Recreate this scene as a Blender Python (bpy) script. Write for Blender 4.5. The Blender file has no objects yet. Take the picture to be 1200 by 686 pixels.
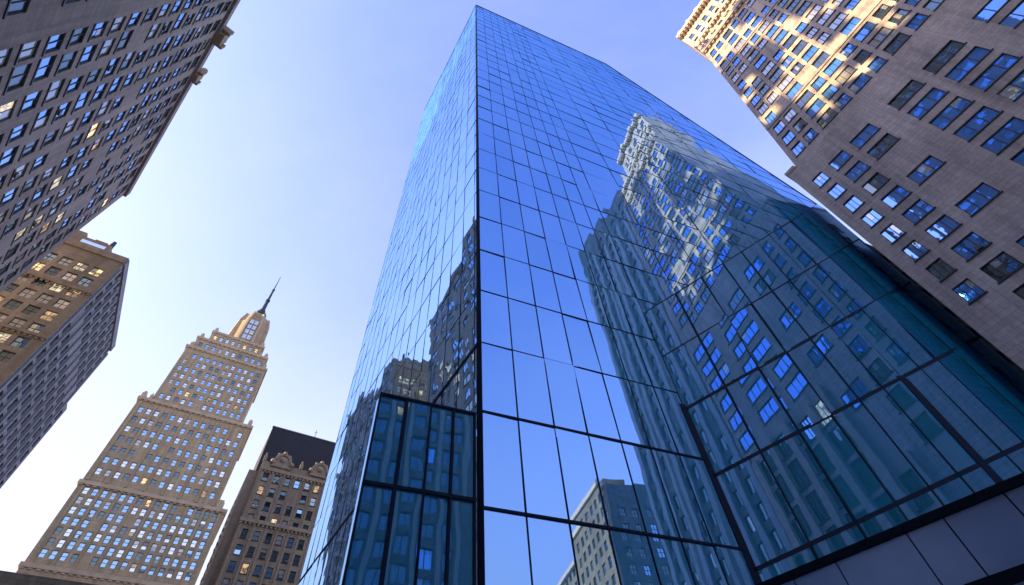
import bpy, bmesh, math, random
from mathutils import Vector, Matrix
random.seed(11)
C = bpy.context.scene.collection
SC = bpy.context.scene
rad = math.radians

# ------------------------------------------------------------------ camera
FPX = 580.0                                   # focal length in pixels of a 1200 px wide picture
CAMZ = 1.7
Uc = Vector((-43, 438, -580)).normalized()    # world up seen from the camera
Fc = Vector((0, 0, -1))
Yc = (Fc - Fc.dot(Uc) * Uc).normalized()
Xc = Yc.cross(Uc)
ROT = Matrix((Xc, Yc, Uc))
cd = bpy.data.cameras.new('camera'); cam = bpy.data.objects.new('camera', cd); C.objects.link(cam)
cd.sensor_width = 36; cd.lens = FPX / 1200 * 36; cd.clip_end = 6000; cd.clip_start = 0.1
M4 = ROT.to_4x4(); M4.translation = Vector((0, 0, CAMZ)); cam.matrix_world = M4
SC.camera = cam
def proj(p):
    c = ROT.transposed() @ (Vector(p) - Vector((0, 0, CAMZ)))
    if c.z > -0.1: return None
    return 600 + FPX * c.x / -c.z, 343 - FPX * c.y / -c.z

# ------------------------------------------------------------------ materials
def mat(name):
    m = bpy.data.materials.new(name); m.use_nodes = True
    nt = m.node_tree; b = nt.nodes['Principled BSDF']
    return m, nt, b
def N(nt, t, **kw):
    n = nt.nodes.new(t)
    for k, v in kw.items():
        if k in n.inputs: n.inputs[k].default_value = v
        else: setattr(n, k, v)
    return n
def plain(name, col, rough=0.6, metal=0.0, var=0.12, scale=3.0, spec=0.5):
    m, nt, b = mat(name); b.inputs['Specular IOR Level'].default_value = spec
    g = N(nt, 'ShaderNodeTexCoord'); no = N(nt, 'ShaderNodeTexNoise', Scale=scale, Detail=5.0)
    r = N(nt, 'ShaderNodeValToRGB')
    r.color_ramp.elements[0].position = .3; r.color_ramp.elements[1].position = .7
    r.color_ramp.elements[0].color = tuple(c * (1 - var) for c in col) + (1,)
    r.color_ramp.elements[1].color = tuple(min(1, c * (1 + var)) for c in col) + (1,)
    nt.links.new(g.outputs['Object'], no.inputs['Vector']); nt.links.new(no.outputs['Fac'], r.inputs['Fac'])
    nt.links.new(r.outputs['Color'], b.inputs['Base Color'])
    b.inputs['Roughness'].default_value = rough; b.inputs['Metallic'].default_value = metal
    return m
def stone(name, c1, c2, mortar, bw=1.2, bh=0.55, ms=0.012, stain=0.35, stain_scale=0.12, bump=0.25, bias=0.0):
    m, nt, b = mat(name); L = nt.links.new
    uv = N(nt, 'ShaderNodeUVMap')
    br = N(nt, 'ShaderNodeTexBrick', Scale=1.0)
    br.inputs['Color1'].default_value = (*c1, 1); br.inputs['Color2'].default_value = (*c2, 1); br.inputs['Mortar'].default_value = (*mortar, 1)
    br.inputs['Mortar Size'].default_value = ms; br.inputs['Brick Width'].default_value = bw; br.inputs['Row Height'].default_value = bh
    br.inputs['Bias'].default_value = bias
    L(uv.outputs['UV'], br.inputs['Vector'])
    # large weather stains, streaked downwards
    mp = N(nt, 'ShaderNodeMapping'); mp.inputs['Scale'].default_value = (1.0, 0.28, 1.0); L(uv.outputs['UV'], mp.inputs['Vector'])
    no = N(nt, 'ShaderNodeTexNoise', Scale=stain_scale, Detail=8.0, Roughness=0.62); L(mp.outputs['Vector'], no.inputs['Vector'])
    no2 = N(nt, 'ShaderNodeTexNoise', Scale=2.5, Detail=6.0, Roughness=0.7); L(uv.outputs['UV'], no2.inputs['Vector'])
    r = N(nt, 'ShaderNodeMapRange'); r.inputs['From Min'].default_value = .3; r.inputs['From Max'].default_value = .7
    r.inputs['To Min'].default_value = 1 - stain; r.inputs['To Max'].default_value = 1 + stain * .5; L(no.outputs['Fac'], r.inputs['Value'])
    r2 = N(nt, 'ShaderNodeMapRange'); r2.inputs['From Min'].default_value = .25; r2.inputs['From Max'].default_value = .75
    r2.inputs['To Min'].default_value = .82; r2.inputs['To Max'].default_value = 1.15; L(no2.outputs['Fac'], r2.inputs['Value'])
    mu = N(nt, 'ShaderNodeMath', operation='MULTIPLY'); L(r.outputs[0], mu.inputs[0]); L(r2.outputs[0], mu.inputs[1])
    vm = N(nt, 'ShaderNodeVectorMath', operation='SCALE'); L(br.outputs['Color'], vm.inputs[0]); L(mu.outputs[0], vm.inputs['Scale'])
    mp3 = N(nt, 'ShaderNodeMapping'); mp3.inputs['Scale'].default_value = (.9, .03, 1.0); L(uv.outputs['UV'], mp3.inputs['Vector'])
    n3 = N(nt, 'ShaderNodeTexNoise', Scale=1.0, Detail=4.0, Roughness=.6); L(mp3.outputs['Vector'], n3.inputs['Vector'])
    r3 = N(nt, 'ShaderNodeMapRange'); r3.inputs['From Min'].default_value = .35; r3.inputs['From Max'].default_value = .6
    r3.inputs['To Min'].default_value = .74; r3.inputs['To Max'].default_value = 1.04; L(n3.outputs['Fac'], r3.inputs['Value'])
    v3 = N(nt, 'ShaderNodeVectorMath', operation='SCALE'); L(vm.outputs[0], v3.inputs[0]); L(r3.outputs[0], v3.inputs['Scale'])
    L(v3.outputs[0], b.inputs['Base Color'])
    bp = N(nt, 'ShaderNodeBump', Strength=bump, Distance=0.03); bp.invert = True
    L(br.outputs['Fac'], bp.inputs['Height']); L(bp.outputs[0], b.inputs['Normal'])
    b.inputs['Roughness'].default_value = .85
    return m
def glass(name, tint, rough=0.02, wave=0.02, wscale=0.5, base=(.01, .03, .06), fac=0.85, streak=0.0):
    """coated glass: a tinted mirror coat over a dark body, gently wavy"""
    m, nt, b = mat(name); L = nt.links.new
    out = nt.nodes['Material Output']
    g = N(nt, 'ShaderNodeTexCoord')
    no = N(nt, 'ShaderNodeTexNoise', Scale=wscale, Detail=2.0); L(g.outputs['Object'], no.inputs['Vector'])
    bp = N(nt, 'ShaderNodeBump', Strength=1.0, Distance=wave); L(no.outputs['Fac'], bp.inputs['Height'])
    gl = N(nt, 'ShaderNodeBsdfGlossy', Roughness=rough); gl.inputs['Color'].default_value = (*tint, 1)
    L(bp.outputs[0], gl.inputs['Normal'])
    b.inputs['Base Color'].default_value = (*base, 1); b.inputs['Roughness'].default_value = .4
    fr = N(nt, 'ShaderNodeFresnel', IOR=1.5)
    mr = N(nt, 'ShaderNodeMapRange'); mr.inputs['To Min'].default_value = fac - .03; mr.inputs['To Max'].default_value = 1.0
    L(fr.outputs[0], mr.inputs['Value'])
    mx = N(nt, 'ShaderNodeMixShader'); L(mr.outputs[0], mx.inputs['Fac']); L(b.outputs[0], mx.inputs[1]); L(gl.outputs[0], mx.inputs[2])
    L(mx.outputs[0], out.inputs['Surface'])
    return m
def lit(name, col, strength):
    """a window with a lamp on behind it: blotchy warm glow of the room, glossy pane"""
    m, nt, b = mat(name); L = nt.links.new
    g = N(nt, 'ShaderNodeTexCoord'); no = N(nt, 'ShaderNodeTexNoise', Scale=0.9, Detail=4.0, Roughness=.7)
    L(g.outputs['Object'], no.inputs['Vector'])
    r = N(nt, 'ShaderNodeValToRGB'); e = r.color_ramp.elements
    e[0].position = .36; e[0].color = (.015, .02, .03, 1); e[1].position = .66; e[1].color = (*col, 1)
    L(no.outputs['Fac'], r.inputs['Fac']); L(r.outputs[0], b.inputs['Emission Color'])
    b.inputs['Emission Strength'].default_value = strength
    b.inputs['Base Color'].default_value = (.02, .02, .025, 1); b.inputs['Roughness'].default_value = .05
    return m

M = {}
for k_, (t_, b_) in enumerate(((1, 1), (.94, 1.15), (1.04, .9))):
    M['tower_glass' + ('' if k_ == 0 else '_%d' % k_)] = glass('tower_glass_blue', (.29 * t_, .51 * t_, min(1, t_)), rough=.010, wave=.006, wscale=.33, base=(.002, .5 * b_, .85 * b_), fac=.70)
M['tower_glass_side'] = glass('tower_glass_side_blue', (.48, .73, 1.0), rough=.010, wave=.012, wscale=.35, base=(.02, .46, .78), fac=.70)
M['tower_glass_low'] = glass('tower_glass_dark', (.36, .62, .90), rough=.012, wave=.012, wscale=.35, base=(.004, .5, .88), fac=.70)
M['mullion'] = plain('mullion_dark_metal', (.010, .024, .06), .6, 0, .12, 3, .12)
M['tower_core'] = plain('tower_core_dark', (.03, .05, .08), .5)
M['panel_metal'] = plain('panel_grey_metal', (.46, .64, 1.0), .42, .5, .08, .6)
M['black_metal'] = plain('black_trim_metal', (.010, .015, .028), .6, 0, .12, 3, .15)
M['pane_sky'] = glass('window_pane_blue', (.42, .68, 1.0), wave=.007, wscale=.8, fac=.82)
M['pane_deep'] = glass('window_pane_deep_blue', (.20, .42, .92), wave=.004, wscale=.8, fac=.62, base=(.06, .27, .72))
M['pane_light'] = glass('window_pane_pale', (.80, .88, .95), wave=.007, wscale=.8, fac=.9, base=(.3, .34, .4))
M['pane_dark'] = glass('window_pane_dark', (.35, .48, .55), wave=.007, wscale=.8, fac=.35, base=(.012, .025, .03))
M['pane_blind'] = glass('window_pane_blind', (.6, .68, .75), wave=.007, wscale=.8, fac=.45, base=(.45, .42, .36))
M['pane_lit'] = lit('window_pane_lit_warm', (1.0, .68, .32), 0.6)
M['pane_lit_dim'] = lit('window_pane_lit_dim', (1.0, .62, .32), 0.28)
M['pane_lit_pale'] = lit('window_pane_lit_pale', (1.0, .8, .52), 0.42)
M['frame_dark'] = plain('window_frame_dark', (.02, .025, .035), .5)
M['frame_grey'] = plain('window_frame_grey', (.10, .10, .11), .5)
M['roof'] = plain('roof_tar', (.05, .05, .055), .9)
PANES = ['pane_sky', 'pane_light', 'pane_dark', 'pane_blind', 'pane_lit']

# ------------------------------------------------------------------ objects
def obj(name, bm, mats, parent=None, smooth=False):
    me = bpy.data.meshes.new(name)
    bmesh.ops.recalc_face_normals(bm, faces=bm.faces) if False else None
    bm.to_mesh(me); bm.free()
    for m in (mats if isinstance(mats, (list, tuple)) else [mats]): me.materials.append(m)
    if smooth:
        for p in me.polygons: p.use_smooth = True
    o = bpy.data.objects.new(name, me); C.objects.link(o)
    if parent: o.parent = parent
    return o
def thing(name, label, cat, group=None):
    o = bpy.data.objects.new(name, None); C.objects.link(o)
    o['label'] = label; o['category'] = cat
    if group: o['group'] = group
    return o
def new():
    bm = bmesh.new(); bm.loops.layers.uv.new('UVMap'); return bm
def face(bm, pts, uvs=None, mi=0):
    vs = [bm.verts.new(p) for p in pts]
    f = bm.faces.new(vs); f.material_index = mi
    if uvs:
        l = bm.loops.layers.uv.active
        for lp, u in zip(f.loops, uvs): lp[l].uv = u
    return f
def hexa(bm, P, mi=0, uvsc=1.0):
    """box from 8 points: P[0..3] one ring, P[4..7] the other; faces outward when the first ring is counter-clockwise seen from outside"""
    for q in ((0, 1, 2, 3), (7, 6, 5, 4), (0, 4, 5, 1), (1, 5, 6, 2), (2, 6, 7, 3), (3, 7, 4, 0)):
        p = [P[i] for i in q]
        w = (p[1] - p[0]).length; h = (p[2] - p[1]).length
        face(bm, p, [(0, 0), (w, 0), (w, h), (0, h)], mi)

class Fr:
    """vertical plane: origin (x,y), heading of its run, +1/-1 for the side its face looks to; depth is measured inwards"""
    def __init__(s, o, az, side=1, warp=None):
        a = rad(az); s.o = Vector(o); s.d = Vector((math.sin(a), math.cos(a))); s.n = Vector((s.d.y, -s.d.x)) * side
        s.side = side; s.warp = warp; s.az = az
    def at(s, u, h, dep=0.0, raw=False):
        if s.warp and not raw: u = s.warp(u, h)
        p = s.o + s.d * u - s.n * dep
        return Vector((p.x, p.y, h))
    def q(s, bm, u0, u1, h0, h1, dep=0.0, mi=0, pts=None):
        pts = pts or [(u0, h0), (u1, h0), (u1, h1), (u0, h1)]
        v = [s.at(u, h, dep) for u, h in pts]; uv = [(u + s.az, h) for u, h in pts]
        if s.side < 0: v.reverse(); uv.reverse()
        return face(bm, v, uv, mi)
    def box(s, bm, u0, u1, h0, h1, d0, d1, mi=0):
        """d0 = outer depth (may be negative: proud), d1 = inner depth"""
        a = [s.at(u0, h0, d0), s.at(u1, h0, d0), s.at(u1, h1, d0), s.at(u0, h1, d0)]
        b = [s.at(u0, h0, d1), s.at(u1, h0, d1), s.at(u1, h1, d1), s.at(u0, h1, d1)]
        if s.side < 0: a, b = [a[1], a[0], a[3], a[2]], [b[1], b[0], b[3], b[2]]
        hexa(bm, a + b, mi)
    def bar(s, bm, p, q, w, d0, d1, mi=0):
        """straight bar in the plane from (u,h) p to q, width w"""
        p = Vector(p); q = Vector(q); t = (q - p).normalized(); k = Vector((-t.y, t.x)) * w / 2
        c = [p - k, q - k, q + k, p + k]
        a = [s.at(x.x, x.y, d0) for x in c]; b = [s.at(x.x, x.y, d1) for x in c]
        if s.side < 0: a, b = [a[1], a[0], a[3], a[2]], [b[1], b[0], b[3], b[2]]
        hexa(bm, a + b, mi)

def dep0(st): return st.get('skin', 0.0)
def window_geo(bm, fr, r, style, mis, tilt=None):
    """frame into bm with material index mis[0]; pane into tilt bm"""
    u0, u1, h0, h1 = r; dep = style['reveal']; fw = style['fw']
    fr.box(bm, u0, u0 + fw, h0, h1, dep - .05, dep + .05, mis[0]); fr.box(bm, u1 - fw, u1, h0, h1, dep - .05, dep + .05, mis[0])
    fr.box(bm, u0 + fw, u1 - fw, h0, h0 + fw, dep - .05, dep + .05, mis[0]); fr.box(bm, u0 + fw, u1 - fw, h1 - fw, h1, dep - .05, dep + .05, mis[0])
    if style.get('sill'): fr.box(bm, u0 - .12, u1 + .12, h0 - .16, h0 - .003, dep0(style) - style['sill'], dep - .051, mis[0] + 0)
    nv, nh = style['div']
    for i in range(1, nv):
        u = u0 + (u1 - u0) * i / nv; fr.box(bm, u - fw / 2, u + fw / 2, h0 + fw, h1 - fw, dep - .045, dep + .045, mis[0])
    for i in range(1, nh):
        h = h0 + (h1 - h0) * i / nh; fr.box(bm, u0 + fw, u1 - fw, h - fw / 2, h + fw / 2, dep - .038, dep + .038, mis[0])
def pane_geo(bm, fr, r, style, mi):
    u0, u1, h0, h1 = r; fw = style['fw']; dep = style['reveal'] + .01; nv, nh = style['div']
    for i in range(nv):
        for j in range(nh):
            a, b = u0 + (u1 - u0) * i / nv, u0 + (u1 - u0) * (i + 1) / nv
            c, d = h0 + (h1 - h0) * j / nh, h0 + (h1 - h0) * (j + 1) / nh
            tx, ty = random.gauss(0, style['tilt']), random.gauss(0, style['tilt'])
            v = []
            for (u, h) in ((a, c), (b, c), (b, d), (a, d)):
                p = fr.at(u, h, dep) + Vector((fr.n.x, fr.n.y, 0)) * ((u - (a + b) / 2) * tx + (h - (c + d) / 2) * ty)
                v.append(p)
            if fr.side < 0: v.reverse()
            face(bm, v, None, mi)

class Building:
    def __init__(s, name, label, cat, wall, group=None):
        s.root = thing(name, label, cat, group); s.wall = wall; s.wins = []
    def part(s, name, bm, m, smooth=False): return obj(name, bm, m, s.root, smooth)
    def grid(s, bm, fr, u0, u1, h0, h1, wins, style, skin=0.0):
        """a wall face with real openings, reveals and windows set back in them"""
        us = {u0, u1}; hs = {h0, h1}; keep = []
        for w in wins:
            if w[0] < u0 + .05 or w[1] > u1 - .05 or w[2] < h0 + .05 or w[3] > h1 - .05: continue
            keep.append(w); us |= {round(w[0], 3), round(w[1], 3)}; hs |= {round(w[2], 3), round(w[3], 3)}
        us = sorted(us); hs = sorted(hs)
        ui = {u: i for i, u in enumerate(us)}; hi = {h: i for i, h in enumerate(hs)}
        hole = set()
        for w in keep:
            for i in range(ui[round(w[0], 3)], ui[round(w[1], 3)]):
                for j in range(hi[round(w[2], 3)], hi[round(w[3], 3)]): hole.add((i, j))
        for i in range(len(us) - 1):
            for j in range(len(hs) - 1):
                if (i, j) not in hole: fr.q(bm, us[i], us[i + 1], hs[j], hs[j + 1], skin)
        R = style['reveal'] + .06
        for w in keep:
            a, b, c, d = w[:4]; k = [(a, c), (b, c), (b, d), (a, d)]
            for i in range(4):
                p, q = k[i], k[(i + 1) % 4]
                v = [fr.at(*p, skin), fr.at(*p, R + skin), fr.at(*q, R + skin), fr.at(*q, skin)]
                if fr.side < 0: v.reverse()
                L = abs(q[0] - p[0]) + abs(q[1] - p[1])
                face(bm, v, [(0, 0), (R, 0), (R, L), (0, L)])
            st = dict(style); st['reveal'] = style['reveal'] + skin
            s.wins.append((fr, (a, b, c, d), st, w[4]))
    def block(s, o, az, w, depth, h0, h1, side=1, warp=None, front=None, left=None, right=None, style=None, roof=True, wallm=None, sidem=None):
        """one prism: front face from o along az, going `depth` back; front/left/right are lists of window rectangles"""
        bm = new(); st = style
        fr = Fr(o, az, side, warp)
        if warp:                                   # keep a raked edge straight by cutting the face into courses
            pass
        s.grid(bm, fr, 0, w, h0, h1, front or [], st)
        ins = -fr.n
        azi = math.degrees(math.atan2(ins.x, ins.y))
        hs = [h0 + (h1 - h0) * i / 8 for i in range(9)] if warp else [h0, h1]
        if left is not None and not warp:
            fl = Fr(o, azi, -side); bs = new() if sidem else bm; s.grid(bs, fl, 0, depth, h0, h1, left, st)
            if sidem: s.part('side_wall', bs, sidem)
        else:
            for a, b in zip(hs, hs[1:]):
                v = [fr.at(0, a), fr.at(0, b), fr.at(0, b, depth), fr.at(0, a, depth)]
                if side < 0: v.reverse()
                face(bm, v, [(0, a), (0, b), (depth, b), (depth, a)] if side > 0 else [(depth, a), (depth, b), (0, b), (0, a)])
        if right is not None:
            p = fr.at(w, 0); f2 = Fr((p.x, p.y), azi, side); s.grid(bm, f2, 0, depth, h0, h1, right, st)
        else:
            v = [fr.at(w, h0), fr.at(w, h0, depth), fr.at(w, h1, depth), fr.at(w, h1)]
            if side < 0: v.reverse()
            face(bm, v, [(0, h0), (depth, h0), (depth, h1), (0, h1)] if side > 0 else [(0, h1), (depth, h1), (depth, h0), (0, h0)])
        for a, b in zip(hs, hs[1:]):
            v = [fr.at(w, a, depth), fr.at(0, a, depth), fr.at(0, b, depth), fr.at(w, b, depth)]
            if side < 0: v.reverse()
            face(bm, v, [(w, a), (0, a), (0, b), (w, b)] if side > 0 else [(w, b), (0, b), (0, a), (w, a)])
        s.part('wall', bm, wallm or s.wall)
        if roof:
            b2 = new()
            v = [fr.at(0, h1), fr.at(w, h1), fr.at(w, h1, depth), fr.at(0, h1, depth)]
            if side < 0: v.reverse()
            face(b2, v); s.part('roof', b2, M['roof'])
        return fr
    def ledge(s, name, fr, u0, u1, h0, h1, out, m=None, dent=0, inn=.05):
        bm = new(); fr.box(bm, u0, u1, h0, h1, -out, inn)
        if dent:
            n = int((u1 - u0) / dent)
            for i in range(n):
                u = u0 + (i + .25) * dent
                fr.box(bm, u, u + dent * .5, h0 - .45, h0 - .004, -out * .7, inn)
        return s.part(name, bm, m or s.wall)
    def finish(s, frame='frame_dark', limit=100, blinds=.12, coolers=0):
        rank = []
        for i, (fr, r, st, kind) in enumerate(s.wins):
            u0, u1, h0, h1 = r
            P = [proj(fr.at(u, h)) for u, h in ((u0, h0), (u1, h0), (u1, h1), (u0, h1))]
            ar = 0
            if all(P) and any(-5 < p[0] < 1205 and -5 < p[1] < 691 for p in P):
                ar = sum(P[k][0] * P[(k + 1) % 4][1] - P[(k + 1) % 4][0] * P[k][1] for k in range(4))
                ar = abs(ar) / 2 + 1
            rank.append((-ar, (fr.at(u0, h0)).length, i))
        rank.sort(); rest = [k for _, _, k in rank[limit:]]
        for _, _, k in rank[:limit]:
            fr, r, st, kind = s.wins[k]
            b = new(); window_geo(b, fr, r, st, (0,)); w = s.part('window', b, M[frame])
            b = new(); pane_geo(b, fr, r, st, 0); obj('pane', b, M[kind], w)
            if blinds and random.random() < blinds:
                b = new(); u0, u1, h0, h1 = r; nv = st['div'][0]; i = random.randrange(nv); f_ = st['fw']
                a0, a1 = u0 + (u1 - u0) * i / nv, u0 + (u1 - u0) * (i + 1) / nv
                fr.q(b, a0 + f_, a1 - f_ / 2, h1 - f_ - (h1 - h0 - 2 * f_) * random.uniform(.25, .8), h1 - f_, st['reveal'] - .012)
                obj('blind', b, M['pane_blind'], w)
            if coolers and random.random() < coolers:
                b = new(); u0, u1, h0, h1 = r; m_ = (u0 + u1) / 2 + .3
                fr.box(b, m_ - .3, m_ + .3, h0 + .08, h0 + .52, -.25, st['reveal']); obj('air_conditioner', b, M['frame_grey'], w)
        if rest:
            b = new(); used = []
            for k in rest:
                fr, r, st, kind = s.wins[k]
                if kind not in used: used.append(kind)
                window_geo(b, fr, r, st, (0,)); pane_geo(b, fr, r, st, 1 + used.index(kind))
            o = s.part('windows', b, [M[frame]] + [M[x] for x in used]); o['kind'] = 'stuff'; o.name = 'window_field'
def pick(wts):
    k = random.choices(list(wts), list(wts.values()))[0]
    return random.choice(('pane_lit', 'pane_lit_dim', 'pane_lit_pale')) if k == 'pane_lit' else k
def rects(cols, rows, wts, skip=0.0):
    """cols: (u0,u1), rows: (h0,h1)"""
    out = []
    for c in cols:
        for r in rows:
            if random.random() >= skip: out.append((round(c[0], 3), round(c[1], 3), round(r[0], 3), round(r[1], 3), pick(wts)))
    return out
def even(a, b, n, w):
    p = (b - a) / n
    return [(a + p * (i + .5) - w / 2, a + p * (i + .5) + w / 2) for i in range(n)]
def rows(a, pitch, n, h): return [(a + pitch * i, a + pitch * i + h) for i in range(n)]
def pol(az, r): return Vector((math.sin(rad(az)) * r, math.cos(rad(az)) * r))
STYLE = dict(reveal=.28, fw=.09, div=(2, 1), tilt=.012)

# ------------------------------------------------------------------ setting
def sheet(name, x0, x1, y0, y1, z, m, az=0):
    bm = new(); c, s_ = math.cos(rad(az)), math.sin(rad(az))
    P = [Vector((x * c + y * s_, -x * s_ + y * c, z)) for x, y in ((x0, y0), (x1, y0), (x1, y1), (x0, y1))]
    face(bm, P, [(x0, y0), (x1, y0), (x1, y1), (x0, y1)])
    o = obj(name, bm, m); o['kind'] = 'structure'; return o
M['asphalt'] = plain('asphalt', (.05, .05, .053), .9, 0, .25, 2)
M['paving'] = stone('paving_stone', (.46, .45, .43), (.40, .39, .37), (.2, .2, .2), 1.2, 1.2, .015, .25)
M['paint'] = plain('road_paint', (.75, .74, .7), .7)
sheet('ground', -3000, 3000, -3000, 3000, 0, plain('ground_grey', (.30, .29, .28), .95, 0, .2, .05))
# a street running between the left-hand blocks and the plaza
sheet('road', -26, -14, -150, 400, .004, M['asphalt'], -48.65)
bm = new()
for i in range(60):
    y = -140 + i * 8
    c, s_ = math.cos(rad(-48.65)), math.sin(rad(-48.65))
    P = [Vector((x * c + yy * s_, -x * s_ + yy * c, .008)) for x, yy in ((-20.07, y), (-19.93, y), (-19.93, y + 3), (-20.07, y + 3))]
    face(bm, P)
o = obj('road_markings', bm, M['paint']); o['kind'] = 'structure'
bm = new(); c, s_ = math.cos(rad(-48.65)), math.sin(rad(-48.65))
def rp(x, y, z): return Vector((x * c + y * s_, -x * s_ + y * c, z))
P = [rp(-14, -60, 0), rp(16, -60, 0), rp(16, 12, 0), rp(-14, 12, 0), rp(-14, -60, .13), rp(16, -60, .13), rp(16, 12, .13), rp(-14, 12, .13)]
for q in ((4, 5, 6, 7), (0, 1, 5, 4), (1, 2, 6, 5), (2, 3, 7, 6), (3, 0, 4, 7)):
    v = [P[i] for i in q]; face(bm, v, [(p.x, p.y + p.z) for p in v])
o = obj('pavement', bm, M['paving']); o['kind'] = 'structure'

# ------------------------------------------------------------------ the glass tower
TW = thing('glass_skyscraper', 'tall blue mirrored glass skyscraper rising in the middle, its sharp corner towards the viewer', 'skyscraper')
P0 = pol(-6.4, 14.0)
AZR, AZL = 63.2, -35.8
HT = 117.5
FR = Fr(P0, AZR, 1); FL = Fr(P0, AZL, -1)
def clip(poly, a, b, c):
    """keep a*u+b*h<=c"""
    out = []
    for i in range(len(poly)):
        p, q = poly[i], poly[(i + 1) % len(poly)]
        dp, dq = a * p[0] + b * p[1] - c, a * q[0] + b * q[1] - c
        if dp <= 0: out.append(p)
        if dp * dq < 0:
            t = dp / (dp - dq); out.append((p[0] + (q[0] - p[0]) * t, p[1] + (q[1] - p[1]) * t))
    return out
RW = 56.4; LW = 24.3; FOLD = 9.9
slope = (66.7 - HT) / (56.3 - 30.3)
def rake(u): return HT if u < 30.3 else HT + slope * (u - 30.3)
def fan(c, u): return c * (1 + .043 * (u - 10))
H0 = 2.4; PITCH = 3.63
floors = [H0 + PITCH * i for i in range(33) if H0 + PITCH * i < HT - 1] + [HT]
FANS = [5.4, 9.0, 12.6, 16.0, 19.4, 22.9]
colsR = [0.12, 1.5, 2.98, 4.4, 5.85, 7.2, 8.55, FOLD, 13.4, 17.0, 20.7, 24.6, 28.5, 32.3, 36.4, 41.0, 46.0, 51.0, RW]
colsL = [0.0, .42, 1.9, 3.4, 4.9, 6.4, 7.9, 9.4, 10.9, 12.4, 13.9, 15.4, 16.9, 18.4, 19.9, 21.4, 22.9, LW]
cells = []     # (frame, polygon, low?)
rk = (-slope, 1.0, HT - slope * 30.3)
for a, b in zip(colsR, colsR[1:]):
    for lo, hi in zip(floors, floors[1:]):
        p = [(a, lo), (b, lo), (b, hi), (a, hi)]
        if a >= FOLD - .01:
            k = FANS[-1] * .043; p = clip(p, k, -1, -(FANS[-1] * (1 - .43)))      # above the last rising transom
        p = clip(p, *rk) if p else p
        if len(p) > 2: cells.append((FR, p, 'tower_glass'))
    if a >= FOLD - .01:
        for c0, c1 in zip(FANS, FANS[1:]):
            p = [(a, fan(c0, a)), (b, fan(c0, b)), (b, fan(c1, b)), (a, fan(c1, a))]
            p = clip(p, *rk)
            if len(p) > 2: cells.append((FR, p, 'tower_glass'))
        cells.append((FR, [(a, H0), (b, H0), (b, fan(FANS[0], b)), (a, fan(FANS[0], a))], 'tower_glass'))
for a, b in zip(colsL, colsL[1:]):
    for lo, hi in zip(floors, floors[1:]):
        cells.append((FL, [(a, lo), (b, lo), (b, hi), (a, hi)], 'tower_glass_side'))
YAW_L, CANT_L = 0.085, 0.074      # turn and lean put into the side panes' shading normals alone, shifting their reflections
def cell_face(bm, fr, poly, mi=0):
    cu = sum(p[0] for p in poly) / len(poly); ch = sum(p[1] for p in poly) / len(poly)
    tx, ty = random.gauss(0, .006), random.gauss(0, .006)
    n3 = Vector((fr.n.x, fr.n.y, 0))
    v = [fr.at(u, h, .014) + n3 * ((u - cu) * tx + (h - ch) * ty) for u, h in poly]
    if fr.side < 0: v.reverse()
    return face(bm, v, None, mi)
def poly_area(fr, poly):
    P = [proj(fr.at(u, h)) for u, h in poly]
    if not all(P) or not any(0 < p[0] < 1200 and 0 < p[1] < 686 for p in P): return 0
    return abs(sum(P[k][0] * P[(k + 1) % len(P)][1] - P[(k + 1) % len(P)][0] * P[k][1] for k in range(len(P))))
cells.sort(key=lambda c: -poly_area(c[0], c[1]))
def lean_normals(o):
    n = FL.n + FL.d * -YAW_L; n3 = Vector((n.x, n.y, -CANT_L)).normalized()
    me = o.data; out = [None] * len(me.loops)
    for p in me.polygons:
        side = abs(p.normal.x * FL.n.x + p.normal.y * FL.n.y) > .97
        q = (n3 + Vector((p.normal.x - FL.n.x, p.normal.y - FL.n.y, p.normal.z))).normalized() if side else p.normal
        for li in p.loop_indices: out[li] = q
    me.normals_split_custom_set(out)
GV = ['tower_glass', 'tower_glass_1', 'tower_glass_2']
for fr, p, m in cells[:100]:
    bm = new(); cell_face(bm, fr, p); o = obj('glass_panel', bm, M[m if fr is FL else random.choice(GV)], TW)
    if fr is FL: lean_normals(o)
bm = new()
for fr, p, m in cells[100:]: cell_face(bm, fr, p, random.randrange(3) if m == 'tower_glass' else 3)
o = obj('glass_panel', bm, [M[g_] for g_ in GV] + [M['tower_glass_side']], TW); o['kind'] = 'stuff'; lean_normals(o)
# structure behind the panes, closed back and raked roof
pR = FR.at(RW, 0); pL = FL.at(LW, 0); back = pR + pL - FR.at(0, 0)
bm = new()
def vv(p, h): return Vector((p.x, p.y, h))
a0 = FR.at(.3, 0, .35)
face(bm, [vv(pR, 0), vv(back, 0), vv(back, rake(RW)), vv(pR, rake(RW))]); face(bm, [vv(back, 0), vv(pL, 0), vv(pL, HT), vv(back, HT * .75)])
obj('back_wall', bm, M['tower_core'], TW)
bm = new(); r30 = FR.at(30.3, HT); b30 = vv(pL, HT) + (r30 - FR.at(0, HT))
face(bm, [FR.at(0, HT), r30, b30, vv(pL, HT)]); face(bm, [r30, FR.at(RW, rake(RW)), vv(back, rake(RW)), b30])
obj('roof', bm, M['roof'], TW)
MW = .045
for i, u in enumerate(colsR[1:-1]):
    bm = new(); w = MW
    if u > FOLD: w = .12 * (1 + .043 * (u - 10))
    if abs(u - FOLD) < .01: w = .36
    if abs(u - 32.3) < .01: w = 1.1
    hk = (fan(FANS[-3], FOLD) + .3 if u < 10 else min(fan(FANS[-1], u), rake(u)) if w < 1 else fan(FANS[-4], u)) if w > .1 else 0
    if hk: FR.box(bm, u - w / 2, u + w / 2, H0, hk, -.012 if w < .4 else -.03, .1)
    FR.box(bm, u - MW / 2, u + MW / 2, max(H0, hk), rake(u), -.004, .1); obj('mullion', bm, M['mullion'], TW)
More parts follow.
